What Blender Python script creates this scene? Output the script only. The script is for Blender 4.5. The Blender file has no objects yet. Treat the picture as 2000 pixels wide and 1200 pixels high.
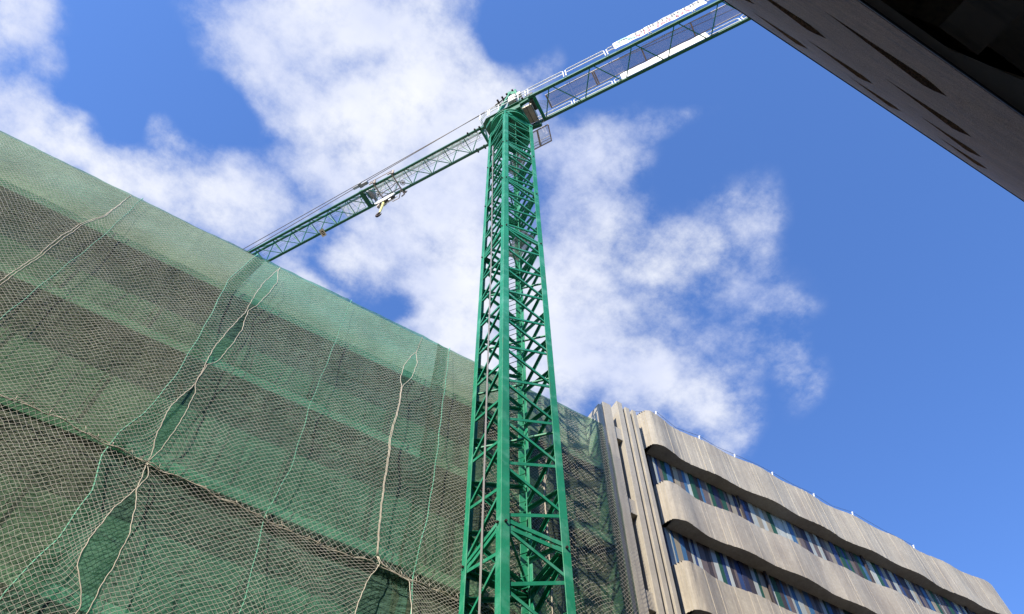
import bpy, math, random
import numpy as np
from mathutils import Vector, Matrix
random.seed(7); np.random.seed(7)
S = bpy.context.scene
COL = S.collection

# ------------------------------------------------------------------ camera
# world axes: X along the street to the right, Y across the street, Z up; camera stands at the origin
ROT = Matrix(((0.861663, -0.442275, -0.248857), (-0.507457, -0.755614, -0.414168), (-0.004864, 0.483157, -0.87552)))
cam_d = bpy.data.cameras.new('camera'); cam = bpy.data.objects.new('camera', cam_d); COL.objects.link(cam)
mw = ROT.to_4x4(); mw.translation = Vector((0, 0, 1.6)); cam.matrix_world = mw
cam_d.sensor_width = 36; cam_d.lens = 29.16; cam_d.clip_start = 0.05; cam_d.clip_end = 2000
S.camera = cam

# ------------------------------------------------------------------ light
SUN_EL = math.radians(37); SUN_AZ = math.radians(33); SUN_TO = Vector((-math.cos(SUN_EL)*math.cos(SUN_AZ), -math.cos(SUN_EL)*math.sin(SUN_AZ), math.sin(SUN_EL)))
sun_d = bpy.data.lights.new('sun', 'SUN'); sun_d.energy = 5.0; sun_d.angle = math.radians(0.5); sun_d.color = (1.0, 0.89, 0.72)
sun = bpy.data.objects.new('sun', sun_d); COL.objects.link(sun)
sun.rotation_euler = (-SUN_TO).to_track_quat('-Z', 'Y').to_euler(); sun.location = (0, 0, 80)
S.view_settings.view_transform = 'Standard'; S.view_settings.look = 'None'
S.view_settings.exposure = 0.95; S.view_settings.gamma = 1.0
try: S.view_settings.use_curve_mapping = False
except Exception: pass

# (u, v, turn, half-length, half-width, weight) of each cloud mass on the cloud layer
CLOUDS = [(-0.4017,0.437,2.138,0.0637,0.0471,1), (-0.3647,0.4759,1.674,0.0458,0.0331,0.55), (-0.3776,0.5548,-3.002,0.0708,0.0543,1), (-0.3185,0.5649,-3.094,0.0739,0.044,1), (-0.2292,0.5591,-3.115,0.1069,0.0446,1), (-0.1981,0.4943,2.444,0.0484,0.0323,0.65), (-0.1194,0.5431,3.089,0.1061,0.0637,1), (-0.0915,0.2546,2.575,0.1598,0.0793,1.1), (-0.1578,0.3406,2.997,0.0621,0.0504,0.8), (0.0008,0.2543,1.975,0.1302,0.1219,1.2), (-0.0036,0.3575,-3.023,0.1402,0.1003,1), (0.0781,0.3789,2.451,0.1434,0.1225,1), (-0.0972,0.3611,-2.939,0.0637,0.0527,0.9), (-0.0282,0.4255,-2.432,0.0698,0.0617,0.75), (0.1021,0.2879,2.491,0.1072,0.0963,1.1), (-0.0957,0.4968,-3.091,0.0741,0.0511,0.8), (-0.0457,0.5332,-3.047,0.0578,0.0455,0.8), (0.167,0.4341,1.172,0.149,0.1283,1.1), (0.0995,0.4651,2.537,0.0811,0.0589,0.8), (0.0327,0.579,-3.113,0.0745,0.0319,0.8), (0.219,0.53,-3.046,0.116,0.0798,1.1), (0.2357,0.2397,2.928,0.0835,0.0786,0.95), (0.2742,0.1944,2.445,0.0689,0.0327,0.5), (0.3213,0.1519,2.256,0.0489,0.0197,0.35), (0.2895,0.3117,0.768,0.0863,0.0793,0.8), (0.3573,0.4303,0.767,0.1215,0.1123,1), (0.4527,0.4711,-3.043,0.1902,0.0877,1), (0.5661,0.4662,-2.908,0.1278,0.0712,1), (0.6575,0.4878,-2.653,0.0756,0.0463,0.8), (0.4391,0.2921,2.436,0.1211,0.0612,0.7), (0.479,0.2006,0.261,0.0611,0.0531,0.62), (0.4006,0.3322,2.638,0.0757,0.0382,0.6), (0.5447,0.2837,2.715,0.0843,0.0546,0.55), (0.5768,0.359,0.631,0.0778,0.0632,0.5), (0.6073,0.2839,2.841,0.0577,0.0435,0.4), (0.6844,0.366,0.825,0.0809,0.04,0.42), (0.3265,0.5449,2.639,0.146,0.1381,1.1), (0.1501,0.1735,2.625,0.0365,0.0239,0.35), (-0.4857,0.5264,1.591,0.1612,0.0979,0.9), (-0.2484,0.52,2.444,0.042,0.027,-0.6), (-0.2839,0.4284,2.096,0.0778,0.0613,-0.8), (-0.1484,0.4313,2.773,0.0451,0.0367,-0.8), (0.1467,0.5517,3.043,0.035,0.0226,-0.7), (0.0641,0.5161,3.008,0.0535,0.0346,0.8), (-0.014,0.5062,-2.474,0.0454,0.0446,0.7), (0.3468,0.2094,2.651,0.0487,0.0271,-0.5), (0.4623,0.3595,3.002,0.074,0.0183,-0.2), (0.467,0.3661,2.948,0.0955,0.0465,0.5), (0.5335,0.2368,0.496,0.0473,0.0393,0.4), (0.6595,0.3303,0.986,0.0928,0.0368,0.3), (0.3526,0.2747,2.744,0.0535,0.0427,0.5), (0.2835,0.2426,2.912,0.0587,0.0536,0.7), (0.0949,0.1516,1.035,0.04,0.0356,-0.9), (0.2105,0.1661,2.283,0.0485,0.0311,-0.4), (-0.0384,0.2842,2.544,0.0365,0.0238,-0.25)]
SKY_TINT = (1.10, 1.50, 2.18, 1); CLOUD_DARK = (0.66, 0.72, 0.93, 1); CLOUD_LIGHT = (0.93, 0.95, 1.0, 1)

W = bpy.data.worlds.new('World'); S.world = W; W.use_nodes = True
def build_world():
    nt = W.node_tree; N = nt.nodes; L = nt.links
    for n in list(N): N.remove(n)
    def nd(t, **k):
        n = N.new(t)
        for a, b in k.items(): setattr(n, a, b)
        return n
    def math_(op, a, b=None, c=None):
        n = nd('ShaderNodeMath', operation=op)
        for i, v in enumerate((a, b, c)):
            if v is None: continue
            if isinstance(v, (int, float)): n.inputs[i].default_value = v
            else: L.new(v, n.inputs[i])
        return n.outputs[0]
    out = nd('ShaderNodeOutputWorld'); bg = nd('ShaderNodeBackground'); bg.inputs['Strength'].default_value = 0.076
    L.new(bg.outputs[0], out.inputs[0])
    sky = nd('ShaderNodeTexSky', sky_type='NISHITA'); sky.sun_disc = False
    sky.sun_elevation = SUN_EL; sky.sun_rotation = math.atan2(SUN_TO.x, SUN_TO.y) % (2*math.pi)
    sky.air_density = 1.0; sky.dust_density = 0.4; sky.ozone_density = 2.5
    tint = nd('ShaderNodeMix', data_type='RGBA', blend_type='MULTIPLY'); tint.inputs[0].default_value = 1.0
    L.new(sky.outputs[0], tint.inputs[6]); tint.inputs[7].default_value = SKY_TINT
    tc = nd('ShaderNodeTexCoord'); sep = nd('ShaderNodeSeparateXYZ'); L.new(tc.outputs['Generated'], sep.inputs[0])
    z = math_('MAXIMUM', sep.outputs[2], 0.06)
    comb = nd('ShaderNodeCombineXYZ'); L.new(math_('DIVIDE', sep.outputs[0], z), comb.inputs[0]); L.new(math_('DIVIDE', sep.outputs[1], z), comb.inputs[1])
    # the cloud deck is a flat layer seen from below: (u, v) = position on that layer
    warp = nd('ShaderNodeTexNoise'); warp.inputs['Scale'].default_value = 6.0; warp.inputs['Detail'].default_value = 4.0; warp.inputs['Roughness'].default_value = 0.5
    L.new(comb.outputs[0], warp.inputs['Vector'])
    sb = nd('ShaderNodeVectorMath', operation='SUBTRACT'); L.new(warp.outputs['Color'], sb.inputs[0]); sb.inputs[1].default_value = (0.5, 0.5, 0.5)
    sc = nd('ShaderNodeVectorMath', operation='MULTIPLY'); L.new(sb.outputs[0], sc.inputs[0]); sc.inputs[1].default_value = (0.11, 0.11, 0.0)
    ad = nd('ShaderNodeVectorMath', operation='ADD'); L.new(comb.outputs[0], ad.inputs[0]); L.new(sc.outputs[0], ad.inputs[1])
    field = None
    for (u, v, th, a, b, w) in CLOUDS:
        m = nd('ShaderNodeMapping', vector_type='TEXTURE'); L.new(ad.outputs[0], m.inputs[0])
        m.inputs[1].default_value = (u, v, 0); m.inputs[2].default_value = (0, 0, th); m.inputs[3].default_value = (a, b, 1)
        ln = nd('ShaderNodeVectorMath', operation='LENGTH'); L.new(m.outputs[0], ln.inputs[0])
        mr = nd('ShaderNodeMapRange', interpolation_type='SMOOTHSTEP'); L.new(ln.outputs['Value'], mr.inputs[0])
        mr.inputs[1].default_value = 1.45; mr.inputs[2].default_value = 0.25; mr.inputs[3].default_value = 0.0; mr.inputs[4].default_value = abs(w)
        if w > 0: field = mr.outputs[0] if field is None else math_('MAXIMUM', math_('MULTIPLY', math_('ADD', field, mr.outputs[0]), 0.62), math_('MAXIMUM', field, mr.outputs[0]))
        else: field = math_('SUBTRACT', field, mr.outputs[0])
    n2 = nd('ShaderNodeTexNoise'); n2.inputs["Scale"].default_value = 11.0; n2.inputs["Detail"].default_value = 11.0; n2.inputs["Roughness"].default_value = 0.67; n2.inputs['Distortion'].default_value = 0.0
    L.new(comb.outputs[0], n2.inputs['Vector'])
    f = math_('ADD', field, math_('MULTIPLY', math_('MULTIPLY', math_('SUBTRACT', n2.outputs['Fac'], 0.5), 2.3), math_('MINIMUM', math_('MAXIMUM', math_('MULTIPLY', field, 3.0), 0.0), 1.0)))
    mk = nd('ShaderNodeMapRange', interpolation_type='SMOOTHSTEP'); L.new(f, mk.inputs[0])
    mk.inputs[1].default_value = 0.02; mk.inputs[2].default_value = 1.42; mk.inputs[3].default_value = 0.0; mk.inputs[4].default_value = 1.0
    # thicker parts are whiter, with soft grey-lavender patches
    n3 = nd('ShaderNodeTexNoise'); n3.inputs['Scale'].default_value = 5.0; n3.inputs['Detail'].default_value = 5.0
    L.new(comb.outputs[0], n3.inputs['Vector'])
    cr = nd('ShaderNodeValToRGB'); L.new(n3.outputs['Fac'], cr.inputs[0])
    cr.color_ramp.elements[0].position = 0.36; cr.color_ramp.elements[0].color = CLOUD_DARK
    cr.color_ramp.elements[1].position = 0.62; cr.color_ramp.elements[1].color = CLOUD_LIGHT
    cb = nd('ShaderNodeVectorMath', operation='SCALE'); L.new(cr.outputs[0], cb.inputs[0]); cb.inputs['Scale'].default_value = 7.3
    mx = nd('ShaderNodeMix', data_type='RGBA'); L.new(math_('MULTIPLY', mk.outputs[0], 0.97), mx.inputs[0]); L.new(tint.outputs[2], mx.inputs[6]); L.new(cb.outputs[0], mx.inputs[7])
    L.new(mx.outputs[2], bg.inputs[0])
build_world()

# ------------------------------------------------------------------ helpers
class MB:
    """collects faces; build() links them as ONE mesh object"""
    def __init__(s): s.v = []; s.f = []; s.m = []
    def quad(s, a, b, c, d, mi=0):
        i = len(s.v); s.v += [tuple(a), tuple(b), tuple(c), tuple(d)]; s.f.append((i, i+1, i+2, i+3)); s.m.append(mi)
    def box(s, x0, x1, y0, y1, z0, z1, mi=0):
        i = len(s.v)
        s.v += [(x, y, z) for z in (z0, z1) for (x, y) in ((x0, y0), (x1, y0), (x1, y1), (x0, y1))]
        for f in ((3, 2, 1, 0), (4, 5, 6, 7), (0, 1, 5, 4), (1, 2, 6, 5), (2, 3, 7, 6), (3, 0, 4, 7)):
            s.f.append(tuple(i+k for k in f)); s.m.append(mi)
    def hexa(s, pts, mi=0):   # 8 points ordered like box
        i = len(s.v); s.v += [tuple(p) for p in pts]
        for f in ((3, 2, 1, 0), (4, 5, 6, 7), (0, 1, 5, 4), (1, 2, 6, 5), (2, 3, 7, 6), (3, 0, 4, 7)):
            s.f.append(tuple(i+k for k in f)); s.m.append(mi)
    def beam(s, p, q, w, h=None, up=(0, 0, 1), mi=0):
        p = Vector(p); q = Vector(q); h = h or w; d = (q-p).normalized(); u = Vector(up)
        sd = d.cross(u)
        if sd.length < 1e-4: sd = d.cross(Vector((0, 1, 0)))
        sd.normalize(); u2 = sd.cross(d).normalized(); sd = sd*(w/2); u2 = u2*(h/2)
        s.hexa([p-sd-u2, p+sd-u2, p+sd+u2, p-sd+u2, q-sd-u2, q+sd-u2, q+sd+u2, q-sd+u2], mi)
    def tube(s, pts, r, n=8, caps=True, mi=0):
        pts = [Vector(p) for p in pts]; rings = []
        ref = None
        for k, p in enumerate(pts):
            d = (pts[min(k+1, len(pts)-1)]-pts[max(k-1, 0)])
            if d.length < 1e-9: d = Vector((0, 0, 1))
            d.normalize()
            if ref is None or abs(ref.dot(d)) > 0.95: ref = Vector((0, 0, 1)) if abs(d.z) < 0.9 else Vector((1, 0, 0))
            a = d.cross(ref).normalized(); b = d.cross(a)
            i = len(s.v); rr = r[k] if isinstance(r, (list, tuple)) else r
            s.v += [tuple(p+a*(rr*math.cos(2*math.pi*t/n))+b*(rr*math.sin(2*math.pi*t/n))) for t in range(n)]; rings.append(i)
        for k in range(len(rings)-1):
            i, j = rings[k], rings[k+1]
            for t in range(n): s.f.append((i+t, j+t, j+(t+1) % n, i+(t+1) % n)); s.m.append(mi)
        if caps:
            s.f.append(tuple(rings[0]+t for t in range(n))); s.m.append(mi)
            s.f.append(tuple(rings[-1]+t for t in reversed(range(n)))); s.m.append(mi)
    def angle(s, p, q, w, t, o, inward=1.0, mi=0):   # steel angle lying in a lattice face whose outward normal is o
        p = Vector(p); q = Vector(q); o = Vector(o); d = (q-p).normalized(); v = o.cross(d).normalized()
        if v.z < 0: v = -v
        def slab(a, b, c, e):   # corner offsets along v from a to b, along o from c to e
            s.hexa([p+v*a+o*c, p+v*b+o*c, p+v*b+o*e, p+v*a+o*e, q+v*a+o*c, q+v*b+o*c, q+v*b+o*e, q+v*a+o*e], mi)
        slab(-w/2, w/2, -t, 0); slab(w/2-t, w/2+0.0005, -w*inward, -t)
    def cyl(s, c, r, z0, z1, n=32, mi=0): s.tube([(c[0], c[1], z0), (c[0], c[1], z1)], r, n, True, mi)
    def prism(s, poly, z0, z1, mi=0):
        i = len(s.v); n = len(poly)
        s.v += [(x, y, z0) for x, y in poly]+[(x, y, z1) for x, y in poly]
        s.f.append(tuple(i+k for k in reversed(range(n)))); s.m.append(mi)
        s.f.append(tuple(i+n+k for k in range(n))); s.m.append(mi)
        for k in range(n):
            s.f.append((i+k, i+(k+1) % n, i+n+(k+1) % n, i+n+k)); s.m.append(mi)
    def build(s, name, mats, parent=None, smooth=False):
        me = bpy.data.meshes.new(name); me.from_pydata(s.v, [], s.f)
        if not isinstance(mats, (list, tuple)): mats = [mats]
        for m in mats: me.materials.append(m)
        if len(mats) > 1: me.polygons.foreach_set('material_index', s.m)
        if smooth: me.polygons.foreach_set('use_smooth', [True]*len(s.f))
        me.update()
        o = bpy.data.objects.new(name, me); COL.objects.link(o)
        if parent is not None:
            o.parent = parent; o.matrix_parent_inverse = Matrix.Translation(-world_loc(parent))
        return o
def world_loc(o):
    return Vector(o.get('_wl', (0, 0, 0))) if '_wl' in o else Vector((0, 0, 0))
def np_mesh(name, V, F, mat, parent=None, smooth=False):
    me = bpy.data.meshes.new(name); nv = len(V); nf = len(F); k = F.shape[1]
    me.vertices.add(nv); me.vertices.foreach_set('co', np.asarray(V, dtype=np.float32).ravel())
    me.loops.add(nf*k); me.loops.foreach_set('vertex_index', F.astype(np.int32).ravel())
    me.polygons.add(nf); me.polygons.foreach_set('loop_start', np.arange(0, nf*k, k, dtype=np.int32))
    try: me.polygons.foreach_set('loop_total', np.full(nf, k, dtype=np.int32))
    except Exception: pass
    me.update(calc_edges=True); me.validate()
    if smooth: me.polygons.foreach_set('use_smooth', np.ones(nf, dtype=bool))
    me.materials.append(mat); o = bpy.data.objects.new(name, me); COL.objects.link(o)
    if parent is not None:
        o.parent = parent; o.matrix_parent_inverse = Matrix.Translation(-world_loc(parent))
    return o
def thing(name, label, cat, loc=(0, 0, 0), group=None):
    o = bpy.data.objects.new(name, None); COL.objects.link(o); o.location = loc; o['_wl'] = tuple(map(float, loc))
    o['label'] = label; o['category'] = cat
    if group: o['group'] = group
    return o
def tag(o, label, cat, group=None):
    o['label'] = label; o['category'] = cat
    if group: o['group'] = group
    return o
def structure(o): o['kind'] = 'structure'; return o

def mat(name, col, rough=0.6, metal=0.0, var=None, bump=None, streak=None, spec=None):
    """principled with procedural variation. var=(scale, amount), bump=(scale, strength), streak=(scale vector, dark colour, amount)"""
    m = bpy.data.materials.new(name); m.use_nodes = True; nt = m.node_tree; N = nt.nodes; L = nt.links
    b = N['Principled BSDF']; b.inputs['Roughness'].default_value = rough; b.inputs['Metallic'].default_value = metal
    if spec is not None: b.inputs['Specular IOR Level'].default_value = spec
    tc = N.new('ShaderNodeTexCoord'); base = None
    rgb = N.new('ShaderNodeRGB'); rgb.outputs[0].default_value = (*col, 1); base = rgb.outputs[0]
    if var:
        for sc, am in (var if isinstance(var, list) else [var]):
            n = N.new('ShaderNodeTexNoise'); n.inputs['Scale'].default_value = sc; n.inputs['Detail'].default_value = 6; L.new(tc.outputs['Object'], n.inputs['Vector'])
            mr = N.new('ShaderNodeMapRange'); mr.inputs[1].default_value = 0.3; mr.inputs[2].default_value = 0.7; mr.inputs[3].default_value = 1-am; mr.inputs[4].default_value = 1+am; L.new(n.outputs['Fac'], mr.inputs[0])
            mx = N.new('ShaderNodeVectorMath'); mx.operation = 'SCALE'; L.new(base, mx.inputs[0]); L.new(mr.outputs[0], mx.inputs['Scale']); base = mx.outputs[0]
    if streak:
        for (sv, dc, lo, hi, am) in streak:
            mp = N.new('ShaderNodeMapping'); L.new(tc.outputs['Object'], mp.inputs[0]); mp.inputs[3].default_value = sv
            n = N.new('ShaderNodeTexNoise'); n.inputs['Scale'].default_value = 1.0; n.inputs['Detail'].default_value = 5; n.inputs['Roughness'].default_value = 0.6; L.new(mp.outputs[0], n.inputs['Vector'])
            mr = N.new('ShaderNodeMapRange'); mr.inputs[1].default_value = lo; mr.inputs[2].default_value = hi; mr.inputs[3].default_value = 0; mr.inputs[4].default_value = am; L.new(n.outputs['Fac'], mr.inputs[0])
            mx = N.new('ShaderNodeMix'); mx.data_type = 'RGBA'; L.new(mr.outputs[0], mx.inputs[0]); L.new(base, mx.inputs[6]); mx.inputs[7].default_value = (*dc, 1); base = mx.outputs[2]
    L.new(base, b.inputs['Base Color'])
    if bump:
        n = N.new('ShaderNodeTexNoise'); n.inputs['Scale'].default_value = bump[0]; n.inputs['Detail'].default_value = 6; L.new(tc.outputs['Object'], n.inputs['Vector'])
        bp = N.new('ShaderNodeBump'); bp.inputs['Strength'].default_value = bump[1]; bp.inputs['Distance'].default_value = 0.01 if len(bump) < 3 else bump[2]
        L.new(n.outputs['Fac'], bp.inputs['Height']); L.new(bp.outputs[0], b.inputs['Normal'])
    return m

M = {}
M['green'] = mat('crane_green_paint', (0.009, 0.185, 0.098), 0.55, spec=0.3, var=[(1.3, 0.14), (14, 0.08)], bump=(40, 0.15, 0.003), streak=[((7, 7, 0.5), (0.10, 0.09, 0.05), 0.62, 0.72, 0.6), ((2, 2, 2), (0.10, 0.33, 0.24), 0.5, 0.72, 0.6), ((28, 28, 12), (0.30, 0.34, 0.26), 0.68, 0.74, 0.7)])
M['green_shaded'] = mat('shaded_crane_green', (0.005, 0.10, 0.045), 0.4, var=[(0.8, 0.12)])  # same crane green made darker: shade of the undersides put into the colour
M['cabinet'] = mat('pale_grey_enclosure', (0.36, 0.35, 0.33), 0.5, var=[(4, 0.12)])
M['bolt'] = mat('rusty_bolt', (0.035, 0.022, 0.018), 0.7, 0.3)
M['white'] = mat('white_paint', (0.74, 0.74, 0.72), 0.5, var=[(3, 0.06)])
M['galv'] = mat('galvanised_steel', (0.42, 0.40, 0.38), 0.45, 0.4, var=[(5, 0.15)])
M['dark_steel'] = mat('dark_steel', (0.05, 0.048, 0.045), 0.5, 0.4)
M['motor'] = mat('grey_motor_paint', (0.28, 0.29, 0.30), 0.45, var=[(4, 0.2)])
M['cable'] = mat('steel_cable', (0.10, 0.085, 0.075), 0.55, 0.3)
M['rust_tube'] = mat('weathered_tube', (0.34, 0.28, 0.23), 0.6, var=[(5, 0.2)])
M['banner'] = mat('white_banner_vinyl', (0.62, 0.62, 0.61), 0.55, var=[(2, 0.03)])
M['ink_grey'] = mat('grey_lettering', (0.05, 0.065, 0.07), 0.6)
M['ink_red'] = mat('pale_red_lettering', (0.62, 0.10, 0.14), 0.6)
M['ink_cyan'] = mat('cyan_emblem', (0.22, 0.50, 0.54), 0.6)
M['yellow'] = mat('yellow_hook_paint', (0.62, 0.55, 0.20), 0.5, var=[(9, 0.2)])
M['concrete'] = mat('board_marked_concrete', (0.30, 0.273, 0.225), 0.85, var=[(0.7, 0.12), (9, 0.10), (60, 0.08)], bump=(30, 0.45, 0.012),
    streak=[((7, 7, 0.35), (0.24, 0.215, 0.185), 0.42, 0.72, 0.6), ((16, 16, 0.8), (0.48, 0.44, 0.37), 0.55, 0.75, 0.5), ((1.3, 1.3, 0.3), (0.16, 0.14, 0.125), 0.50, 0.68, 0.5), ((24, 24, 3), (0.62, 0.60, 0.55), 0.70, 0.76, 0.6)])  # third streak: broad dark stains that also paint dappled light on the bands
M['fin'] = mat('fin_concrete', (0.30, 0.278, 0.238), 0.85, var=[(1.2, 0.10), (12, 0.08)], bump=(35, 0.3, 0.01), streak=[((5, 5, 0.5), (0.25, 0.22, 0.18), 0.5, 0.75, 0.6)])
M['aggregate'] = mat('exposed_aggregate_concrete', (0.30, 0.18, 0.115), 0.9, var=[(0.8, 0.15), (9, 0.15), (55, 0.4)], bump=(45, 1.0, 0.04), streak=[((1.0, 1.0, 3.5), (0.15, 0.115, 0.10), 0.5, 0.7, 0.5)])
M['soffit'] = mat('painted_soffit', (0.60, 0.48, 0.33), 0.6, var=[(0.9, 0.25)], bump=(5, 0.3, 0.02), streak=[((0.6, 5, 3), (0.08, 0.075, 0.06), 0.5, 0.7, 0.6)])
M['dark'] = mat('shade_black_ceiling', (0.010, 0.008, 0.007), 0.9)  # shade of the deep recess is put into this near-black colour
M['glass'] = mat('dark_window_glass', (0.02, 0.022, 0.03), 0.12)
M['timber'] = mat('scaffold_board', (0.72, 0.70, 0.62), 0.85, var=[(2, 0.15)])
M['board_shaded'] = mat('shaded_scaffold_board', (0.035, 0.022, 0.015), 0.9, var=[(1.2, 0.3), (9, 0.2)])  # dark brown paints the shade under the decks into the boards
M['render'] = mat('old_render_wall', (0.40, 0.39, 0.345), 0.9, var=[(0.8, 0.25)])
M['rope'] = mat('net_rope', (0.42, 0.38, 0.31), 0.85, var=[(6, 0.15)])
M['net'] = mat('net_twine', (0.36, 0.345, 0.30), 0.85, var=[(1.5, 0.15)])
M['cord'] = mat('pale_green_cord', (0.07, 0.31, 0.20), 0.7)
M['asphalt'] = mat('asphalt', (0.05, 0.05, 0.05), 0.9, var=[(3, 0.2)], bump=(60, 0.4, 0.01))
M['paving'] = mat('paving', (0.11, 0.105, 0.10), 0.85, var=[(2, 0.15)])
M['earth'] = mat('ground', (0.10, 0.095, 0.08), 0.95, var=[(0.2, 0.2)])
M['paint_line'] = mat('road_paint', (0.75, 0.75, 0.72), 0.7)
PANEL_COLS = [(0.36, 0.40, 0.39), (0.030, 0.034, 0.075), (0.05, 0.14, 0.28), (0.14, 0.115, 0.115), (0.29, 0.26, 0.20), (0.020, 0.085, 0.055), (0.42, 0.46, 0.45), (0.055, 0.045, 0.05), (0.03, 0.06, 0.17)]
PANELS = [mat('facade_panel_'+n, tuple(v*0.72 for v in c), 0.55, var=[(1.5, 0.1)], spec=0.3) for n, c in zip(('pale', 'navy', 'blue', 'grey', 'beige', 'green', 'ice', 'charcoal', 'cobalt'), PANEL_COLS)]

def see_through(name, col, alpha, transl=0.3, wr=None, tint=(1, 1, 1)):
    m = bpy.data.materials.new(name); m.use_nodes = True; nt = m.node_tree; N = nt.nodes; L = nt.links
    N.remove(N['Principled BSDF']); out = N['Material Output']
    tc = N.new('ShaderNodeTexCoord')
    n = N.new('ShaderNodeTexNoise'); n.inputs['Scale'].default_value = 1.1; n.inputs['Detail'].default_value = 7; L.new(tc.outputs['Object'], n.inputs['Vector'])
    mr = N.new('ShaderNodeMapRange'); mr.inputs[1].default_value = 0.3; mr.inputs[2].default_value = 0.7; mr.inputs[3].default_value = 0.78; mr.inputs[4].default_value = 1.18; L.new(n.outputs['Fac'], mr.inputs[0])
    rgb = N.new('ShaderNodeRGB'); rgb.outputs[0].default_value = (*col, 1)
    sc = N.new('ShaderNodeVectorMath'); sc.operation = 'SCALE'; L.new(rgb.outputs[0], sc.inputs[0]); L.new(mr.outputs[0], sc.inputs['Scale'])
    d = N.new('ShaderNodeBsdfDiffuse'); t = N.new('ShaderNodeBsdfTranslucent'); tr = N.new('ShaderNodeBsdfTransparent'); tr.inputs[0].default_value = (*tint, 1)
    L.new(sc.outputs[0], d.inputs[0]); L.new(sc.outputs[0], t.inputs[0])
    m1 = N.new('ShaderNodeMixShader'); m1.inputs[0].default_value = transl; L.new(d.outputs[0], m1.inputs[1]); L.new(t.outputs[0], m1.inputs[2])
    m2 = N.new('ShaderNodeMixShader'); m2.inputs[0].default_value = alpha; L.new(tr.outputs[0], m2.inputs[1]); L.new(m1.outputs[0], m2.inputs[2]); L.new(m2.outputs[0], out.inputs[0])
    if wr:
        h = None
        for (sv, st) in wr:
            mp = N.new('ShaderNodeMapping'); L.new(tc.outputs['Object'], mp.inputs[0]); mp.inputs[2].default_value = (0, sv[3], 0); mp.inputs[3].default_value = sv[:3]
            nn = N.new('ShaderNodeTexNoise'); nn.inputs['Scale'].default_value = 1; nn.inputs['Detail'].default_value = 4; nn.inputs['Distortion'].default_value = 0.6; L.new(mp.outputs[0], nn.inputs['Vector'])
            mm = N.new('ShaderNodeMath'); mm.operation = 'MULTIPLY'; L.new(nn.outputs['Fac'], mm.inputs[0]); mm.inputs[1].default_value = st
            if h is None: h = mm.outputs[0]
            else:
                aa = N.new('ShaderNodeMath'); aa.operation = 'ADD'; L.new(h, aa.inputs[0]); L.new(mm.outputs[0], aa.inputs[1]); h = aa.outputs[0]
        bp = N.new('ShaderNodeBump'); bp.inputs['Strength'].default_value = 1.0; bp.inputs['Distance'].default_value = 0.1; L.new(h, bp.inputs['Height'])
        L.new(bp.outputs[0], d.inputs['Normal']); L.new(bp.outputs[0], t.inputs['Normal'])
    return m
WR = [((2.2, 3, 6.0, 0.5), 0.7), ((3.0, 3, 1.0, 0.3), 0.6), ((5, 5, 9, -0.6), 0.45)]
M['sheet_olive'] = see_through('olive_green_debris_sheet', (0.115, 0.148, 0.11), 0.60, 0.12, WR, (0.60, 0.95, 0.76))
M['sheet_teal'] = see_through('teal_green_debris_sheet', (0.088, 0.162, 0.124), 0.60, 0.12, WR, (0.46, 0.97, 0.80))
M['mesh_floor'] = see_through('expanded_metal_floor', (0.30, 0.27, 0.26), 0.45, 0.15)
M['grating'] = see_through('pale_grating', (0.62, 0.62, 0.62), 0.38, 0.5)

# ------------------------------------------------------------------ ground, street (below the frame, lights the scene by bounce)
def setting():
    m = MB(); m.quad((-300, -300, -0.12), (300, -300, -0.12), (300, 300, -0.12), (-300, 300, -0.12)); structure(m.build('ground', M['earth']))
    m = MB(); m.quad((-300, 3.2, -0.116), (300, 3.2, -0.116), (300, 9.2, -0.116), (-300, 9.2, -0.116)); structure(m.build('road', M['asphalt']))
    m = MB(); m.box(-80, 80, -5, 3.2, -0.3, 0.0); structure(m.build('pavement', M['paving']))
    m = MB(); m.box(-80, 80, 9.2, 13.3, -0.3, 0.0); structure(m.build('pavement', M['paving']))
    m = MB()
    for i in range(-20, 20): m.quad((i*4, 6.15, -0.112), (i*4+2, 6.15, -0.112), (i*4+2, 6.27, -0.112), (i*4, 6.27, -0.112))
    structure(m.build('road_marking', M['paint_line']))
setting()

# ------------------------------------------------------------------ wavy concrete spandrels (both buildings use the same idea)
def spandrel_mesh(xs, yb, yt, z0, z1, yback, out=-1, step=None, endcurve=0.0):
    """xs: sample positions; yb / yt: outer surface at the bottom / top edge; out=-1 when the street side is -Y"""
    m = MB(); nz = 4; n = len(xs); rows = []
    i0 = 0
    for k in range(nz+1):
        t = k/nz
        for x, a, b in zip(xs, yb, yt): m.v.append((x, a*(1-t)+b*t, z0*(1-t)+z1*t))
    for k in range(nz):
        for i in range(n-1):
            a = k*n+i; m.f.append((a, a+1, a+n+1, a+n)); m.m.append(0)
    for (z, off, ys) in ((z0, 0, yb), (z1, nz*n, yt)):
        i1 = len(m.v)
        for x, y in zip(xs, ys): m.v.append((x, yback, z))
        for i in range(n-1): m.f.append((off+i, i1+i, i1+i+1, off+i+1)); m.m.append(0)
    b0 = (nz+1)*n; b1 = b0+n
    for i in range(n-1): m.f.append((b0+i, b1+i, b1+i+1, b0+i+1)); m.m.append(0)
    m.f.append((0, b0, b1, nz*n)); m.m.append(0); m.f.append((n-1, nz*n+n-1, b1+n-1, b0+n-1)); m.m.append(0)
    return m

def street_wave(x, ph=0.0, amp=0.042):
    return (amp+0.05*math.exp(-((x-13.5)/0.9)**2))*math.cos(2*math.pi*(x-13.45-ph)/2.36) + 0.03*math.sin(x*1.1+ph*5) + 0.02*math.sin(x*0.37+1.3+ph*3)

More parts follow.
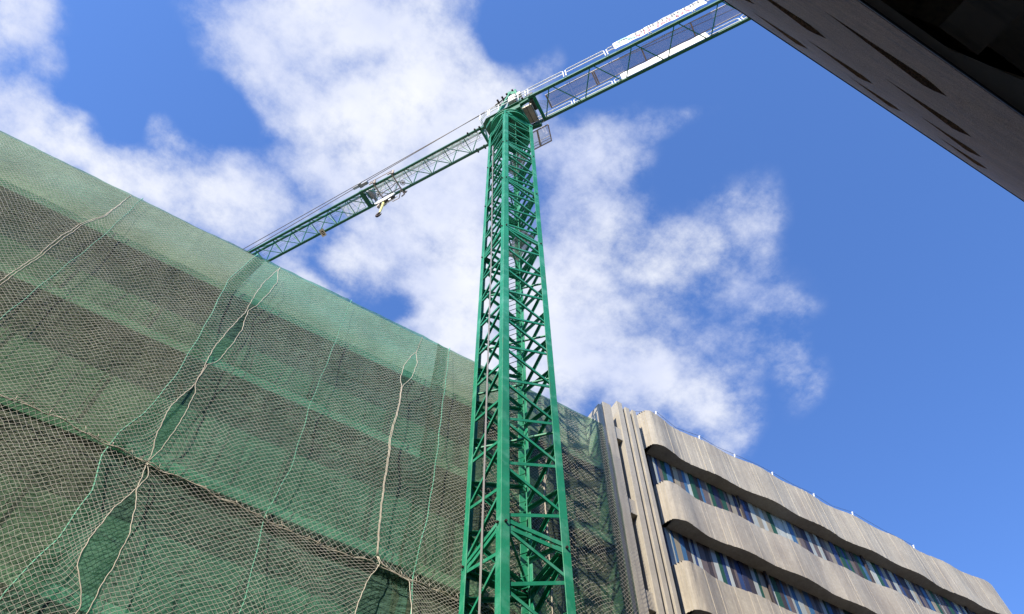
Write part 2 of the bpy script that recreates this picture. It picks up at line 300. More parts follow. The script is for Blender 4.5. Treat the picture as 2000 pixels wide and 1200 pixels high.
def concrete_building():
    B = thing('concrete_building', 'board-marked concrete building with wavy bands between rows of coloured panels', 'building', (21, 13, 0))
    rnd = random.Random(3)
    X0, X1 = 12.93, 30.75
    rows = [(23.77, 25.68, 0.0), (20.30, 22.02, 0.18), (16.86, 18.58, 0.08), (13.4, 15.12, 0.3), (9.95, 11.7, 0.1)]
    labels = ['topmost wavy concrete band with thin cable along its edge', 'second wavy concrete band from the top', 'third wavy concrete band from the top', 'fourth wavy concrete band', 'fifth wavy concrete band']
    for r, (z0, z1, ph) in enumerate(rows):
        boards = []; x = X0
        while x < X1: w = rnd.uniform(0.10, 0.17); boards.append((x, x+w, rnd.uniform(-0.008, 0.008), rnd.uniform(-0.055, 0.055))); x += w
        xs = []; yb = []; yt = []
        # rounded left end with four narrow flutes
        end = [(0.0, 0.62), (0.0, 0.40), (0.045, 0.365), (0.015, 0.335), (0.075, 0.28), (0.035, 0.245), (0.115, 0.20), (0.07, 0.165), (0.155, 0.125), (0.115, 0.095), (0.20, 0.045), (0.27, 0.012), (0.34, 0.0)]
        s = ph*0.6
        yend = 12.65-street_wave(X0+0.40, ph)
        for dx, dy in end: xs.append(X0+s+dx); yb.append(yend+dy); yt.append(yend+dy)
        for (a, b, off, sl) in boards:
            if a < X0+s+0.36: continue
            for tt in (0.02, 0.5, 0.98):
                xx = a+(b-a)*tt
                if xx > X1-0.25: continue
                y = 12.65-street_wave(xx, ph)+off+sl*(xx-(a+b)/2)
                yy = y
                if xx > X1-0.8: yy = y+(xx-(X1-0.8))**2*0.25
                xs.append(xx); yb.append(yy-0.02); yt.append(yy+0.03)
        for dx, dy in ((-0.16, 0.10), (-0.08, 0.22), (-0.02, 0.40), (0.0, 0.75)): xs.append(X1+dx); yb.append(12.70+dy); yt.append(12.73+dy)
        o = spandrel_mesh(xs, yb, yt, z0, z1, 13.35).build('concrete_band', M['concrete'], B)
        o['label'] = labels[r]
    # rows of coloured upright panels between the bands
    for r in range(4):
        ztop = rows[r][0]; zbot = rows[r+1][1]
        m = MB(); x = 12.9+0.18*(r == 0); prev = None; x += rnd.random()*0.1
        m.box(12.75, 30.6, 13.17, 13.20, zbot-0.3, ztop+0.3, 7)
        while x < 30.5:
            w = rnd.choice((0.10, 0.14, 0.17, 0.20, 0.22))
            c = rnd.choice([i for i in (0, 0, 1, 1, 2, 3, 3, 3, 4, 4, 5, 6, 7, 7, 8) if i != prev]); prev = c
            y = 13.06+rnd.uniform(-0.012, 0.012)
            m.box(x, x+w-0.012, y, y+0.05, zbot-0.25, ztop+0.25, c); x += w
        m.build('panel_row', PANELS, B)
        for xx in (16.9, 22.6, 27.9):
            mm = MB(); mm.box(xx, xx+0.07, 12.98, 13.04, zbot-0.2, ztop+0.2); mm.build('window_mullion', PANELS[7], B)
    # body of the building behind the bands, roof
    m = MB(); m.box(12.7, 30.5, 13.4, 24, 0, 25.2); m.box(12.9, 30.72, 12.95, 13.395, 0, 8.2); m.build('wall', M['fin'], B)
    m = MB(); m.box(12.6, 30.6, 13.39, 24.1, 25.204, 25.40); m.build('roof', M['fin'], B)
    # stair tower of upright fins at the left end
    def fin(x0, x1, y0, y1, zt, lab=None):
        m = MB(); nseg = 14; zs = [zt-1.15*0.0-i*(zt-5.0)/nseg for i in range(nseg+1)]
        m.box(x0, x1, y0, y1, 5.0, zt); o = m.build('fin', M['fin'], B)
        bv = o.modifiers.new('edge', 'BEVEL'); bv.width = 0.012; bv.segments = 2
        if lab: o['label'] = lab
    fin(11.78, 12.00, 12.60, 13.5, 25.33, 'widest and tallest upright fin')
    fin(12.12, 12.30, 12.60, 13.5, 25.22)
    fin(12.42, 12.575, 12.60, 13.5, 25.26, 'thin upright fin next to the wavy bands')
    m = MB(); m.box(10.96, 11.11, 12.63, 14.6, 4.0, 24.62); m.box(11.145, 11.47, 12.60, 13.6, 4.0, 24.84); m.box(11.11, 11.145, 12.68, 13.6, 4.0, 24.7)
    m.box(11.16, 11.30, 12.585, 12.598, 4, 23.2); o = m.build('pier', M['fin'], B); o['label'] = 'ladder-like pier with cross blocks beside the netting'
    for k in range(5):
        z = 23.78-3.47*k
        m = MB(); m.box(11.30, 11.79, 12.66, 13.4, z-0.62, z); o = m.build('cross_block', M['fin'], B)
        bv = o.modifiers.new('edge', 'BEVEL'); bv.width = 0.012; bv.segments = 2
    m = MB(); m.box(11.0, 12.7, 13.55, 24, 0, 24.6); m.build('stair_core', M['fin'], B)
    return B
concrete_building()

def roof_cable():
    T = thing('roof_cable', 'thin cable on small white brackets along the top edge of the wavy concrete building', 'cable', (13.6, 12.62, 25.7))
    pts = [(12.5, 13.0, 25.72), (13.5, 12.64, 25.86)]
    xb = [13.55, 15.55, 17.2, 18.95, 21.0, 22.9, 26.2]
    for i, x in enumerate(xb):
        y = 12.60-street_wave(x, 0)+0.13
        m = MB(); m.box(x-0.035, x+0.035, y-0.03, y+0.10, 25.70, 25.74); m.tube([(x, y-0.02, 25.74), (x, y-0.05, 25.86)], 0.022, 8); m.box(x-0.025, x+0.025, y-0.07, y-0.02, 25.84, 25.875)
        m.build('bracket', M['white'], T)
        pts.append((x, y-0.05, 25.87))
        if i < len(xb)-1:
            x2 = (x+xb[i+1])/2; pts.append((x2, 12.60-street_wave(x2, 0)+0.10, 25.80))
    m = MB(); m.tube(pts, 0.006, 5); m.build('cable_run', M['cable'], T)
roof_cable()

# ------------------------------------------------------------------ the building overhead, on the camera's side of the street
def saw(t):   # slow swell then a quick return, period 1
    t = t % 1.0
    return (t/0.80)**1.3 if t < 0.80 else (0.5+0.5*math.cos(math.pi*(t-0.80)/0.20))
def overhead_building():
    B = thing('overhead_building', 'dark brown-grey concrete building overhanging the viewer with rippled bands', 'building', (6, -3, 0))
    def lean(z): return -0.6+0.0322*(z-1.6)
    P = 2.62
    rows = [(7.35, 9.42), (9.62, 12.6), (12.92, 15.9), (16.24, 19.2), (19.62, 23.3)]
    rnd = random.Random(9)
    for r, (z0, z1) in enumerate(rows):
        xs = []; yb = []; yt = []
        x = -14.0
        while x < 32:
            xs.append(x)
            b = lean(z0) if r == 0 else lean(z0)+0.062*saw((x-4.95)/P)-0.034
            t = lean(z1)-0.035*saw((x-4.8)/P)+0.012 if r < 4 else lean(z1)
            if r == 0: b = lean(z0)
            yb.append(b); yt.append(t); x += 0.13
        o = spandrel_mesh(xs, yb, yt, z0, z1, -0.4355 if r == 0 else -1.6).build('concrete_band', M['aggregate'], B, smooth=False)
        if r == 0: o['label'] = 'lowest rough concrete band edging the soffit'
    m = MB(); m.box(-14, 32, -0.85, -0.80, 9.3, 19.8); m.build('window_strip', M['glass'], B)
    m = MB(); m.box(-14.1, 32.1, -1.6, lean(23.5)+0.02, 23.304, 23.42); m.build('parapet_cap', M['dark_steel'], B)
    # soffit behind the edge, a deep coffer with its shade painted black and a beam
    m = MB(); m.prism([(-14, -0.4365), (-14, -0.50), (3.22, -0.50), (3.35, -0.53), (3.78, -0.60), (5.2, -0.95), (9, -2.0), (32, -2.6), (32, -0.4365)], 7.385, 7.8)
    m.build('soffit', M['soffit'], B)
    m = MB(); m.box(-14, 32, -0.4350, -0.420, 7.30, 7.349); m.build('drip_strip', M['dark_steel'], B)
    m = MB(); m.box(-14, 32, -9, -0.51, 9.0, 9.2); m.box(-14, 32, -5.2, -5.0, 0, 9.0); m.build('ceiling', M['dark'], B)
    m = MB(); m.hexa([(3.30, -0.62, 7.9), (3.7, -0.62, 7.9), (4.2, -5, 7.9), (3.8, -5, 7.9), (3.30, -0.62, 9.0), (3.7, -0.62, 9.0), (4.2, -5, 9.0), (3.8, -5, 9.0)])
    m.box(3.8, 9, -5, -0.75, 8.3, 8.35); m.build('ceiling_beam', M['soffit'], B)
    m = MB(); m.box(-70, 32, -14, -9, 0, 23); m.box(-70, -14.01, -9, -0.6, 0, 23.3); m.box(-14, 32, -9, -1.61, 9.21, 23.3); m.build('wall', M['aggregate'], B)  # far-left stretch is out of view, added to shade the street ground
overhead_building()

# ------------------------------------------------------------------ building under repair, wrapped in sheet and rope net
def wrapped_building():
    B = thing('building_under_repair', 'building hidden behind green sheeting and rope netting', 'building', (0, 15, 0))
    m = MB(); m.box(-16, 10.94, 13.06, 24, 0, 24.15); m.box(-60, -16.01, 12.6, 24, 0, 21); m.build('wall', M['render'], B)
    T = thing('scaffold', 'scaffold of boards and poles behind the green sheeting', 'scaffold', (0, 12.9, 0))
    for z in (20.75, 17.72, 14.15, 10.75, 7.35):
        m = MB(); m.box(-16, 10.6, 12.45, 13.03, z-0.07, z); m.build('deck', M['board_shaded'], T)
        m = MB(); m.box(-16, 10.6, 12.41, 12.44, z-0.03, z+0.26); m.build('toe_board', M['timber'], T)
    m = MB(); m.box(10.605, 10.64, 12.42, 13.05, 0, 23.6); m.build('added_end_backing', M['render'], T)  # added backing that catches sun through the sheet and brightens the right strip
    for i in range(13):
        x = -15.2+i*2.12
        for y in (12.98,):
            m = MB(); m.tube([(x, y+0.0, 0), (x, y, 20.6)], 0.024, 8); m.build('upright', M['dark_steel'], T)
wrapped_building()

def interp(tab, z):
    zs = np.array([a for a, b in tab][::-1]); xs = np.array([b for a, b in tab][::-1]); return np.interp(z, zs, xs)
# seams between the net lengths: (height, x) of the rope on each side, measured along the facade
s1L = [(22.62, -0.30), (22.44, -0.322), (21.27, -0.502), (20.38, -0.537), (19.86, -0.522), (19.51, -0.556), (18.6, -0.671), (17.74, -0.746), (17.22, -0.72), (16.82, -0.704), (16.39, -0.697), (15.45, -0.896), (14.64, -0.853), (14.08, -0.741), (13.89, -0.735), (13.12, -0.655), (12.51, -0.817), (11.86, -0.889), (11.29, -0.901), (11.1, -0.84), (10.86, -0.689), (10.49, -0.5), (6.0, -0.5)]
s1R = [(22.62, -0.30), (22.44, -0.322), (21.73, -0.183), (20.92, -0.261), (20.27, -0.364), (19.95, -0.48), (19.53, -0.453), (18.96, -0.39), (18.22, -0.425), (17.37, -0.528), (17.1, -0.682), (16.39, -0.697), (16.12, -0.602), (15.15, -0.571), (14.31, -0.625), (13.89, -0.735), (13.58, -0.595), (13.12, -0.655), (12.67, -0.519), (12.0, -0.381), (11.33, -0.36), (10.9, -0.38), (10.5, -0.367), (6.0, -0.35)]
s2L = [(22.62, 4.2), (22.35, 4.181), (21.63, 4.091), (21.24, 3.941), (20.61, 3.795), (19.98, 3.782), (19.73, 3.843), (18.77, 3.864), (17.47, 3.787), (15.87, 3.859), (14.78, 3.935), (13.95, 4.026), (13.69, 4.146), (13.25, 3.968), (12.69, 3.844), (12.31, 3.805), (6.0, 3.7)]
s2R = [(22.62, 4.2), (22.35, 4.181), (21.63, 4.091), (21.02, 4.158), (20.19, 4.063), (19.73, 3.863), (18.77, 3.884), (17.47, 3.82), (15.87, 3.88), (14.78, 3.955), (13.95, 4.046), (13.69, 4.20), (13.62, 4.422), (13.6, 4.786), (13.26, 4.83), (12.78, 4.886), (6.0, 4.9)]
s0L = [(22.62, -4.60), (22.3, -4.606), (20.98, -4.686), (20.26, -4.901), (18.99, -4.97), (18.17, -4.98), (17.62, -5.03), (16.86, -5.07), (6.0, -5.3)]
s0R = [(22.62, -4.60), (22.3, -4.606), (20.98, -4.656), (20.26, -4.85), (18.99, -4.90), (18.17, -4.93), (17.62, -4.98), (16.86, -5.0), (6.0, -5.2)]
s3L = [(22.62, 8.86), (22.31, 8.82), (20.87, 8.52), (18.37, 8.165), (15.76, 8.16), (14.29, 8.21), (6.0, 8.3)]
s3R = [(22.62, 8.87), (22.31, 8.83), (20.87, 8.60), (19.6, 8.46), (18.37, 8.19), (15.76, 8.17), (14.29, 8.22), (6.0, 8.4)]
eL = [(22.62, -12.5), (6.0, -12.5)]; eR = [(22.62, 10.76), (6.0, 10.76)]
_rs = np.random.RandomState(5)
_W = [( _rs.uniform(0.25, 1.1)*s, _rs.uniform(0.25, 1.1)*s, _rs.uniform(0, 6.28), _rs.choice([-1, 1]), 1.0/s) for s in (1, 1, 1, 1.7, 1.7, 2.6, 2.6, 2.6, 4.3, 4.3, 4.3)]
def swell(x, z, seed=0.0):
    r = 0
    for (a, b, p, sg, w) in _W: r = r+w*np.sin(a*x*2.2+sg*b*z*1.7+p+seed)
    return r/4.0
def net_y(x, z):
    """outward position of the rope net: bellies between the tie lines, pulled back at z=13.9 and the top"""
    up = np.clip((z-13.85)/8.75, 0, 1); lo = np.clip((13.85-z)/4.5, 0, 1)
    belly = np.where(z > 13.85, np.sin(np.pi*up**0.6)*0.10, np.sin(np.pi*np.clip(lo, 0, 1))*0.16)
    amp = np.clip(np.abs(z-13.85)/1.2, 0, 1)*np.clip((22.62-z)/0.8, 0.1, 1)
    pillow = 0.0
    for xs in (-4.95, -0.65, 4.0, 8.3): pillow = pillow-0.09*np.exp(-((x-xs)/0.30)**2)*amp
    return 12.165-belly-(0.06*swell(x, z)+0.02)*amp-pillow*0.0

def tie_line(x):   # height of the rope that ties the net to the slab edge
    return np.interp(x, [-12.5, -3.53, -3.17, -2.64, -1.84, -0.74, 0.32, 1.71, 2.8, 4.12, 4.79, 5.76, 6.73, 10.8], [14.05, 14.01, 14.11, 14.08, 13.99, 13.87, 13.82, 13.67, 13.59, 13.68, 13.63, 13.62, 13.71, 13.65])

def net_panel(a_tab, b_tab, upper, label):
    h = 0.062
    ztop, zbot = (22.60, 13.87) if upper else (13.87, 6.6)
    zr = [z for z in (ztop, zbot)]
    a0 = float(np.mean(interp(a_tab, np.linspace(zbot, ztop, 20)))); b0 = float(np.mean(interp(b_tab, np.linspace(zbot, ztop, 20))))
    nx = max(4, int(round((b0-a0)/h))); nz = int(round((ztop-zbot)/h)); hx = (b0-a0)/nx; hz = (ztop-zbot)/nz
    I, J = np.meshgrid(np.arange(nx+1), np.arange(nz+1), indexing='ij')
    X = a0+I*hx; Z = zbot+J*hz
    # pull the tie line to its measured height
    Z = Z+(tie_line(X)-13.87)*np.exp(-np.abs(Z-13.87)/0.5)
    ea = np.exp(-(X-a0)/0.45); eb = np.exp(-(b0-X)/0.45)
    inner = np.clip(np.minimum(X-a0, b0-X)/0.5, 0, 1)*np.clip(np.minimum(Z-zbot, ztop-Z)/0.6, 0, 1)
    X2 = X+(interp(a_tab, Z)-a0)*ea+(interp(b_tab, Z)-b0)*eb+inner*0.07*swell(X, Z, 2.0)
    Z2 = Z+inner*(0.12*swell(X*0.8, Z, 4.0)-0.10*np.exp(-((X-a0)/0.9)**2)-0.10*np.exp(-((b0-X)/0.9)**2))
    X2 = X2+np.random.normal(0, 0.006, X.shape)*inner; Z2 = Z2+np.random.normal(0, 0.006, X.shape)*inner
    Y2 = net_y(X2, Z2)
    P = np.stack([X2, Y2, Z2], -1)
    ok = ((I+J) % 2 == 0)
    segs = []
    A = ok[:-1, :-1]; segs.append((P[:-1, :-1][A], P[1:, 1:][A]))
    A = ok[:-1, 1:]; segs.append((P[:-1, 1:][A], P[1:, :-1][A]))
    p = np.concatenate([s[0] for s in segs]); q = np.concatenate([s[1] for s in segs])
    d = q-p; d /= np.linalg.norm(d, axis=1)[:, None]
    u = np.cross(d, np.array([0, 1.0, 0])); u /= np.linalg.norm(u, axis=1)[:, None]; w = np.cross(d, u)
    r = 0.0038; V = []
    for base in (p, q):
        for t in range(3):
            an = 2*math.pi*t/3+0.5; V.append(base+(u*math.cos(an)+w*math.sin(an))*r)
    V = np.stack(V, 1).reshape(-1, 3); n = len(p); b = np.arange(n)[:, None]*6
    F = np.concatenate([b+np.array([[t, (t+1) % 3, (t+1) % 3+3, t+3]]) for t in range(3)])
    o = np_mesh('safety_net', V, F, M['net'], None, True)
    tag(o, label, 'safety net', 'rope nets over the green sheeting')
    # edge ropes
    for tab in (a_tab, b_tab):
        if tab is eR or tab is eL: continue
        zz = np.linspace(ztop, zbot, 90); xx = interp(tab, zz)
        xx = xx+0.006*np.sin(zz*9)+0.006*np.sin(zz*23); yy = net_y(xx, zz)-0.012
        m = MB(); m.tube([(float(x), float(y), float(z)) for x, y, z in zip(xx, yy, zz)], 0.0095, 6); m.build('edge_rope', M['rope'], o, smooth=True)
    xx = np.linspace(float(interp(a_tab, 13.87)), float(interp(b_tab, 13.87)), 60)
    if upper:
        zz = tie_line(xx)+0.03*np.sin(xx*7)+0.015*np.sin(xx*19); yy = 12.155+0.02*np.sin(xx*11)
        m = MB(); m.tube([(float(x), float(y), float(z)) for x, y, z in zip(xx, yy, zz)], 0.009, 6)
        m.build('tie_rope', M['rope'], o, smooth=True)
        zz = tie_line(xx)-0.03+0.03*np.sin(xx*5+1); m = MB(); m.tube([(float(x), float(y)-0.02, float(z)) for x, y, z in zip(xx, yy, zz)], 0.009, 6)
        for x in np.arange(xx[0]+0.2, xx[-1], 0.31):   # frayed lashings
            zt = float(tie_line(x)); l = random.uniform(0.05, 0.16); a = random.uniform(-1, 1)
            m.tube([(x, 12.14, zt), (x+0.4*l*a, 12.10, zt+l*0.5), (x+l*a, 12.09, zt-l*0.6)], 0.006, 4)
        m.build('lashing', M['rope'], o, smooth=True)
    return o
seams = [(eL, None), (s0L, s0R), (s1L, s1R), (s2L, s2R), (s3L, s3R), (eR, None)]
names = ['at the far left of the facade', 'between the far left seam and the gaping seam', 'directly left of the crane mast', 'directly behind the crane mast', 'at the right corner beside the concrete building']
for k in range(5):
    a = seams[k][1] or seams[k][0]; b = seams[k+1][0]
    net_panel(a, b, True, 'upper rope net '+names[k])
    net_panel(a, b, False, 'lower rope net under the tie rope, '+names[k])

def sheet_panel(aT, bT, mt, label, y0=12.36, seed=0.0):
    st = 0.075; zt, zb = 22.97, 6.2
    nz = int((zt-zb)/st); nx = int((bT[0][1]-aT[0][1])/st)
    Z = np.linspace(zb, zt, nz+1)[None, :]+np.zeros((nx+1, 1)); U = np.linspace(0, 1, nx+1)[:, None]+np.zeros((1, nz+1))
    A = interp(aT, Z.ravel()).reshape(Z.shape); Bx = interp(bT, Z.ravel()).reshape(Z.shape); X = A+(Bx-A)*U
    Y = y0-0.024*swell(X*1.3, Z*1.1, seed)-0.008*swell(X*4, Z*2.0, seed+3)
    # standing ridges where cords pull the sheet
    for (xc, w, h) in ((1.8, 0.05, 0.02), (-4.35, 0.05, 0.02), (3.2, 0.06, 0.012), (6.9, 0.05, 0.012), (-2.6, 0.07, 0.015), (-7.3, 0.07, 0.015), (0.7, 0.05, 0.012)):
        Y = Y-h*np.exp(-((X-xc-0.05*np.sin(Z*0.8))/w)**2)
    # edges curl outwards a little; pulled tight at decks
    dl = (X-A); dr = (Bx-X)
    Y = Y-0.04*np.exp(-(dl/0.10)**2)
    tl = tie_line(X)
    Y = Y-0.07*np.exp(-((Z-tl-0.30)/0.22)**2)+0.10*np.exp(-((Z-tl+0.06)/0.14)**2)
    for zd in (20.75, 17.7): Y = Y+0.02*np.exp(-((Z-zd)/0.25)**2)
    V = np.stack([X, Y, Z], -1).reshape(-1, 3)
    i = np.arange(nx)[:, None]*(nz+1)+np.arange(nz)[None, :]; i = i.ravel()
    F = np.stack([i, i+nz+1, i+nz+2, i+1], 1)
    return tag(np_mesh('debris_sheet', V, F, mt, None, True), label, 'debris sheet', 'green sheets hung on the scaffold')
e1 = [(22.84, -1.009), (20.83, -1.296), (18.82, -1.181), (17.69, -1.146), (16.27, -1.128), (14.92, -1.262), (14.3, -1.466), (13.68, -1.492), (12.69, -1.289), (11.47, -1.326), (10.33, -1.543), (6, -1.6)]
e2 = [(22.7, 5.12), (20.83, 5.087), (17.91, 5.072), (15.89, 5.054), (14.27, 4.91), (13.72, 4.9), (6, 4.8)]
off = lambda t, d: [(z, x+d) for z, x in t]
sheet_panel([(22.6, -12.6), (6, -12.6)], off(e1, 0.25), M['sheet_olive'], 'olive-green debris sheet filling the left half of the wrapped facade', 12.34, 0.0)
s = sheet_panel(e1, off(e2, 0.0), M['sheet_teal'], 'bluish-green debris sheet in the middle, left of the crane mast', 12.31, 1.7)
sheet_panel(off(e2, -0.35), [(22.6, 10.74), (6, 10.74)], M['sheet_olive'], 'olive-green debris sheet behind the crane mast at the right corner', 12.33, 3.1)
m = MB()
for k in range(20): m.quad((10.735+0.004*math.sin(k), 12.33+k*0.05, 6.2), (10.735+0.004*math.sin(k+1), 12.38+k*0.05, 6.2), (10.735+0.004*math.sin(k+1), 12.38+k*0.05, 22.9), (10.735+0.004*math.sin(k), 12.33+k*0.05, 22.9))
tag(m.build('debris_sheet', M['sheet_olive']), 'narrow olive-green sheet closing the right end of the scaffold', 'debris sheet', 'green sheets hung on the scaffold')
def cord(tab, y, label, r=0.011):
    m = MB(); zz = np.linspace(22.8, 7, 120); xx = interp(tab, zz)+0.01*np.sin(zz*5)
    m.tube([(float(x), float(net_y(x, z))+0.02, float(z)) for x, z in zip(xx, zz)], r, 6); tag(m.build('tie_cord', M['cord'], None, True), label, 'cord')
CY = 12.20
cord([(22.6, 1.881), (19.76, 1.816), (17.48, 1.763), (15.16, 1.828), (13.86, 1.67), (12.94, 1.719), (11.66, 1.799), (6, 1.8)], CY, 'pale green upright cord over the bluish-green sheet midway between two net seams')
cord([(22.6, -4.344), (19.97, -4.316), (17.69, -4.448), (15.89, -4.486), (6, -4.7)], CY, 'pale green upright cord over the olive sheet at the left')
cord(e1, CY, 'wavy pale green cord along the left edge of the bluish-green sheet', 0.016)
cord(e2, CY, 'pale green cord along the right edge of the bluish-green sheet, next to the crane mast', 0.014)

# ------------------------------------------------------------------ the tower crane
MC = Vector((6.71, 11.13, 0)); HW = 0.73
def crane():
    T = thing('tower_crane', 'tall green lattice tower crane rising in front of the netted building', 'crane', (6.71, 11.13, 0))
    legs = {(-1, -1): 'nearest mast leg', (1, -1): 'right mast leg', (-1, 1): 'left mast leg', (1, 1): 'rear mast leg'}
    joints = [-0.8, 4.2, 9.2, 14.2, 29.3, 34.3, 39.15, 43.95]
    LW = 0.205
    for (sx, sy), lab in legs.items():
        x = MC.x+sx*HW; y = MC.y+sy*HW; m = MB()
        xo = x+sx*LW/2; yo = y+sy*LW/2; xi = x-sx*LW/2; yi = y-sy*LW/2; t = 0.022
        m.prism([(xo, yo), (xi, yo), (xi, yo-sy*t), (xo-sx*t, yo-sy*t), (xo-sx*t, yi), (xo, yi)][::(1 if sx*sy > 0 else -1)], 0, 44.15)
        o = m.build('mast_leg', M['green'], T); o['label'] = lab
        bv = o.modifiers.new('edge', 'BEVEL'); bv.width = 0.004; bv.segments = 1
        for z in joints[3:]:   # splice bolts
            m = MB()
            m.tube([(x, y-0.15, z), (x, y+0.15, z)], 0.032, 8); m.tube([(x-0.15, y, z+0.01), (x+0.15, y, z+0.01)], 0.032, 8); m.build('splice_bolt', M['bolt'], o)
    # bracing: one zigzag per face, horizontals at the joints
    def node(face, side, z):   # face: 0=-Y,1=-X,2=+Y,3=+X ; side -1/+1 along the face
        if face == 0: return Vector((MC.x+side*HW, MC.y-HW, z))
        if face == 1: return Vector((MC.x-HW, MC.y+side*HW, z))
        if face == 2: return Vector((MC.x+side*HW, MC.y+HW, z))
        return Vector((MC.x+HW, MC.y+side*HW, z))
    outn = [(0, -1, 0), (-1, 0, 0), (0, 1, 0), (1, 0, 0)]
    lab = ['bracing of the mast face nearest the street', 'bracing of the left mast face', 'bracing of the rear mast face', 'bracing of the right mast face']
    for face in range(4):
        m = MB(); flip = {0: 1, 1: -1, 2: -1, 3: 1}[face]
        for a, b in zip(joints[:-1], joints[1:]):
            if b < 6: continue
            n = max(1, round((b-a-0.25)/1.62)); pit = (b-a-0.25)/n; z = a+0.2
            for k in range(n):
                # leg A nodes at z+k*pit ; leg B nodes half way
                A0 = node(face, -1*flip, z+k*pit); B0 = node(face, 1*flip, z+(k+0.5)*pit); A1 = node(face, -1*flip, z+(k+1)*pit-0.05)
                d = 0.06
                ov = Vector(outn[face])*0.075
                m.angle(A0+Vector((0, 0, 0.02))+ov, B0-Vector((0, 0, d))+ov, 0.085, 0.009, outn[face]); m.angle(B0+Vector((0, 0, d))+ov, A1-Vector((0, 0, 0.02))+ov, 0.085, 0.009, outn[face])
            for dz in (-0.09, 0.09): m.angle(node(face, -1, b+dz)+Vector(outn[face])*0.078, node(face, 1, b+dz)+Vector(outn[face])*0.078, 0.11, 0.012, outn[face])
        o = m.build('mast_bracing', M['green'], T); o['label'] = lab[face]
        for b in joints[1:]:
            if b < 6: continue
            for sd in (-1, 1):
                c = node(face, sd, b); c2 = node(face, sd*0.70, b); on = Vector(outn[face])*0.055
                m = MB(); m.beam(c+on, c2+on, 0.36, 0.014, outn[face]); m.build('gusset_plate', M['green'], T)
    for b in joints[3:-1]:
        m = MB(); m.beam(node(0, -1, b+0.25), node(2, 1, b+0.25), 0.05); m.build('plan_brace', M['green'], T)
    for z in (18.2, 22.9, 26.3, 20.6):
        m = MB(); m.beam(node(0, 1, z), node(1, 1, z), 0.05); m.build('plan_brace', M['green'], T)
    # ladder with hoops inside the mast
    p0 = Vector((6.33, 10.80, 0)); p1 = Vector((6.62, 10.42, 0)); m = MB(); dz = Vector((0, 0, 1))
    L0 = Vector((6.35, 10.78, 0)); L1 = Vector((6.60, 10.45, 0))
    for q in (L0, L1): m.tube([q+dz*1.0, q+dz*44.4], 0.016, 6)
    z = 1.2
    while z < 44.3: m.tube([L0+dz*z, L1+dz*z], 0.011, 5); z += 0.30
    m.build('ladder', M['green'], T)
    # small caged rest landing inside the mast
    for zz in (30.3, 39.6):
        m = MB(); m.box(6.75, 7.32, 10.55, 11.7, zz, zz+0.03); fl = m.build('rest_landing', M['mesh_floor'], T)
        m = MB(); m.tube([(6.75, 10.55, zz), (7.32, 10.55, zz), (7.32, 11.7, zz), (6.75, 11.7, zz), (6.75, 10.55, zz)], 0.02, 6)
        for t in range(4): m.tube([(6.75, 10.6+0.35*t, zz), (7.32, 10.6+0.35*t, zz)], 0.012, 5)
        m.build('frame', M['galv'], fl)
    m = MB()
    for dy in (-0.022, 0.022):
        m.tube([(5.86, 11.02+dy, 0.5), (5.86, 11.06+dy, 16), (5.85, 11.12+dy, 28), (5.85, 11.40+dy, 41.2)], 0.013, 6)
    m.build('power_cable', mat('grey_cable_sheath', (0.16, 0.155, 0.15), 0.5), T)
    # slewing ring and turntable
    m = MB(); 
    for (sx, sy) in legs: 
        m.hexa([(MC.x+sx*0.84, MC.y+sy*0.84, 43.95), (MC.x+sx*0.84, MC.y+sy*0.5, 43.95), (MC.x+sx*0.5, MC.y+sy*0.5, 43.95), (MC.x+sx*0.5, MC.y+sy*0.84, 43.95),
                (MC.x+sx*0.84, MC.y+sy*0.84, 44.3), (MC.x+sx*0.84, MC.y+sy*0.3, 44.3), (MC.x+sx*0.3, MC.y+sy*0.3, 44.3), (MC.x+sx*0.3, MC.y+sy*0.84, 44.3)])
    for a, b in (((-1, -1), (1, -1)), ((-1, -1), (-1, 1)), ((1, 1), (1, -1)), ((1, 1), (-1, 1))):
        m.beam((MC.x+a[0]*HW, MC.y+a[1]*HW, 44.16), (MC.x+b[0]*HW, MC.y+b[1]*HW, 44.16), 0.16, 0.26)
    m.build('mast_head_frame', M['green'], T)
    def ringmesh(r0, r1, z0, z1, n=56):
        m = MB()
        for k in range(n):
            a = 2*math.pi*k/n; b = 2*math.pi*(k+1)/n
            pt = lambda r, t, z: (MC.x+r*math.cos(t), MC.y+r*math.sin(t), z)
            m.quad(pt(r0, a, z0), pt(r0, b, z0), pt(r1, b, z0), pt(r1, a, z0)); m.quad(pt(r1, a, z0), pt(r1, b, z0), pt(r1, b, z1), pt(r1, a, z1))
            m.quad(pt(r0, a, z1), pt(r1, a, z1), pt(r1, b, z1), pt(r0, b, z1)); m.quad(pt(r0, b, z0), pt(r0, a, z0), pt(r0, a, z1), pt(r0, b, z1))
        return m
    m = ringmesh(0.80, 1.06, 44.30, 44.42); m2 = ringmesh(0.82, 1.02, 44.42, 44.62); i = len(m.v); m.v += m2.v; m.f += [tuple(i+k for k in f) for f in m2.f]; m.m += m2.m
    m3 = ringmesh(0.78, 1.08, 44.62, 44.70); i = len(m.v); m.v += m3.v; m.f += [tuple(i+k for k in f) for f in m3.f]; m.m += m3.m
    m.build('slewing_ring', M['green'], T)
    Z0 = 45.9
    def fr(az):
        d = Vector((math.cos(math.radians(az)), math.sin(math.radians(az)), 0)); n = Vector((d.y, -d.x, 0))
        return lambda s, nn, z: MC+d*s+n*nn+Vector((0, 0, z))
    J = fr(121.1); K = fr(-57.3)
    m = MB()
    c8 = [(1.15, -0.62), (1.15, 0.5), (0.8, 0.78), (-0.9, 0.78), (-1.0, 0.6), (-1.0, -0.82), (0.75, -0.86)]
    poly = [(J(a, b, 0).x, J(a, b, 0).y) for a, b in c8]
    m.prism(poly[::-1], 44.72, 45.30)
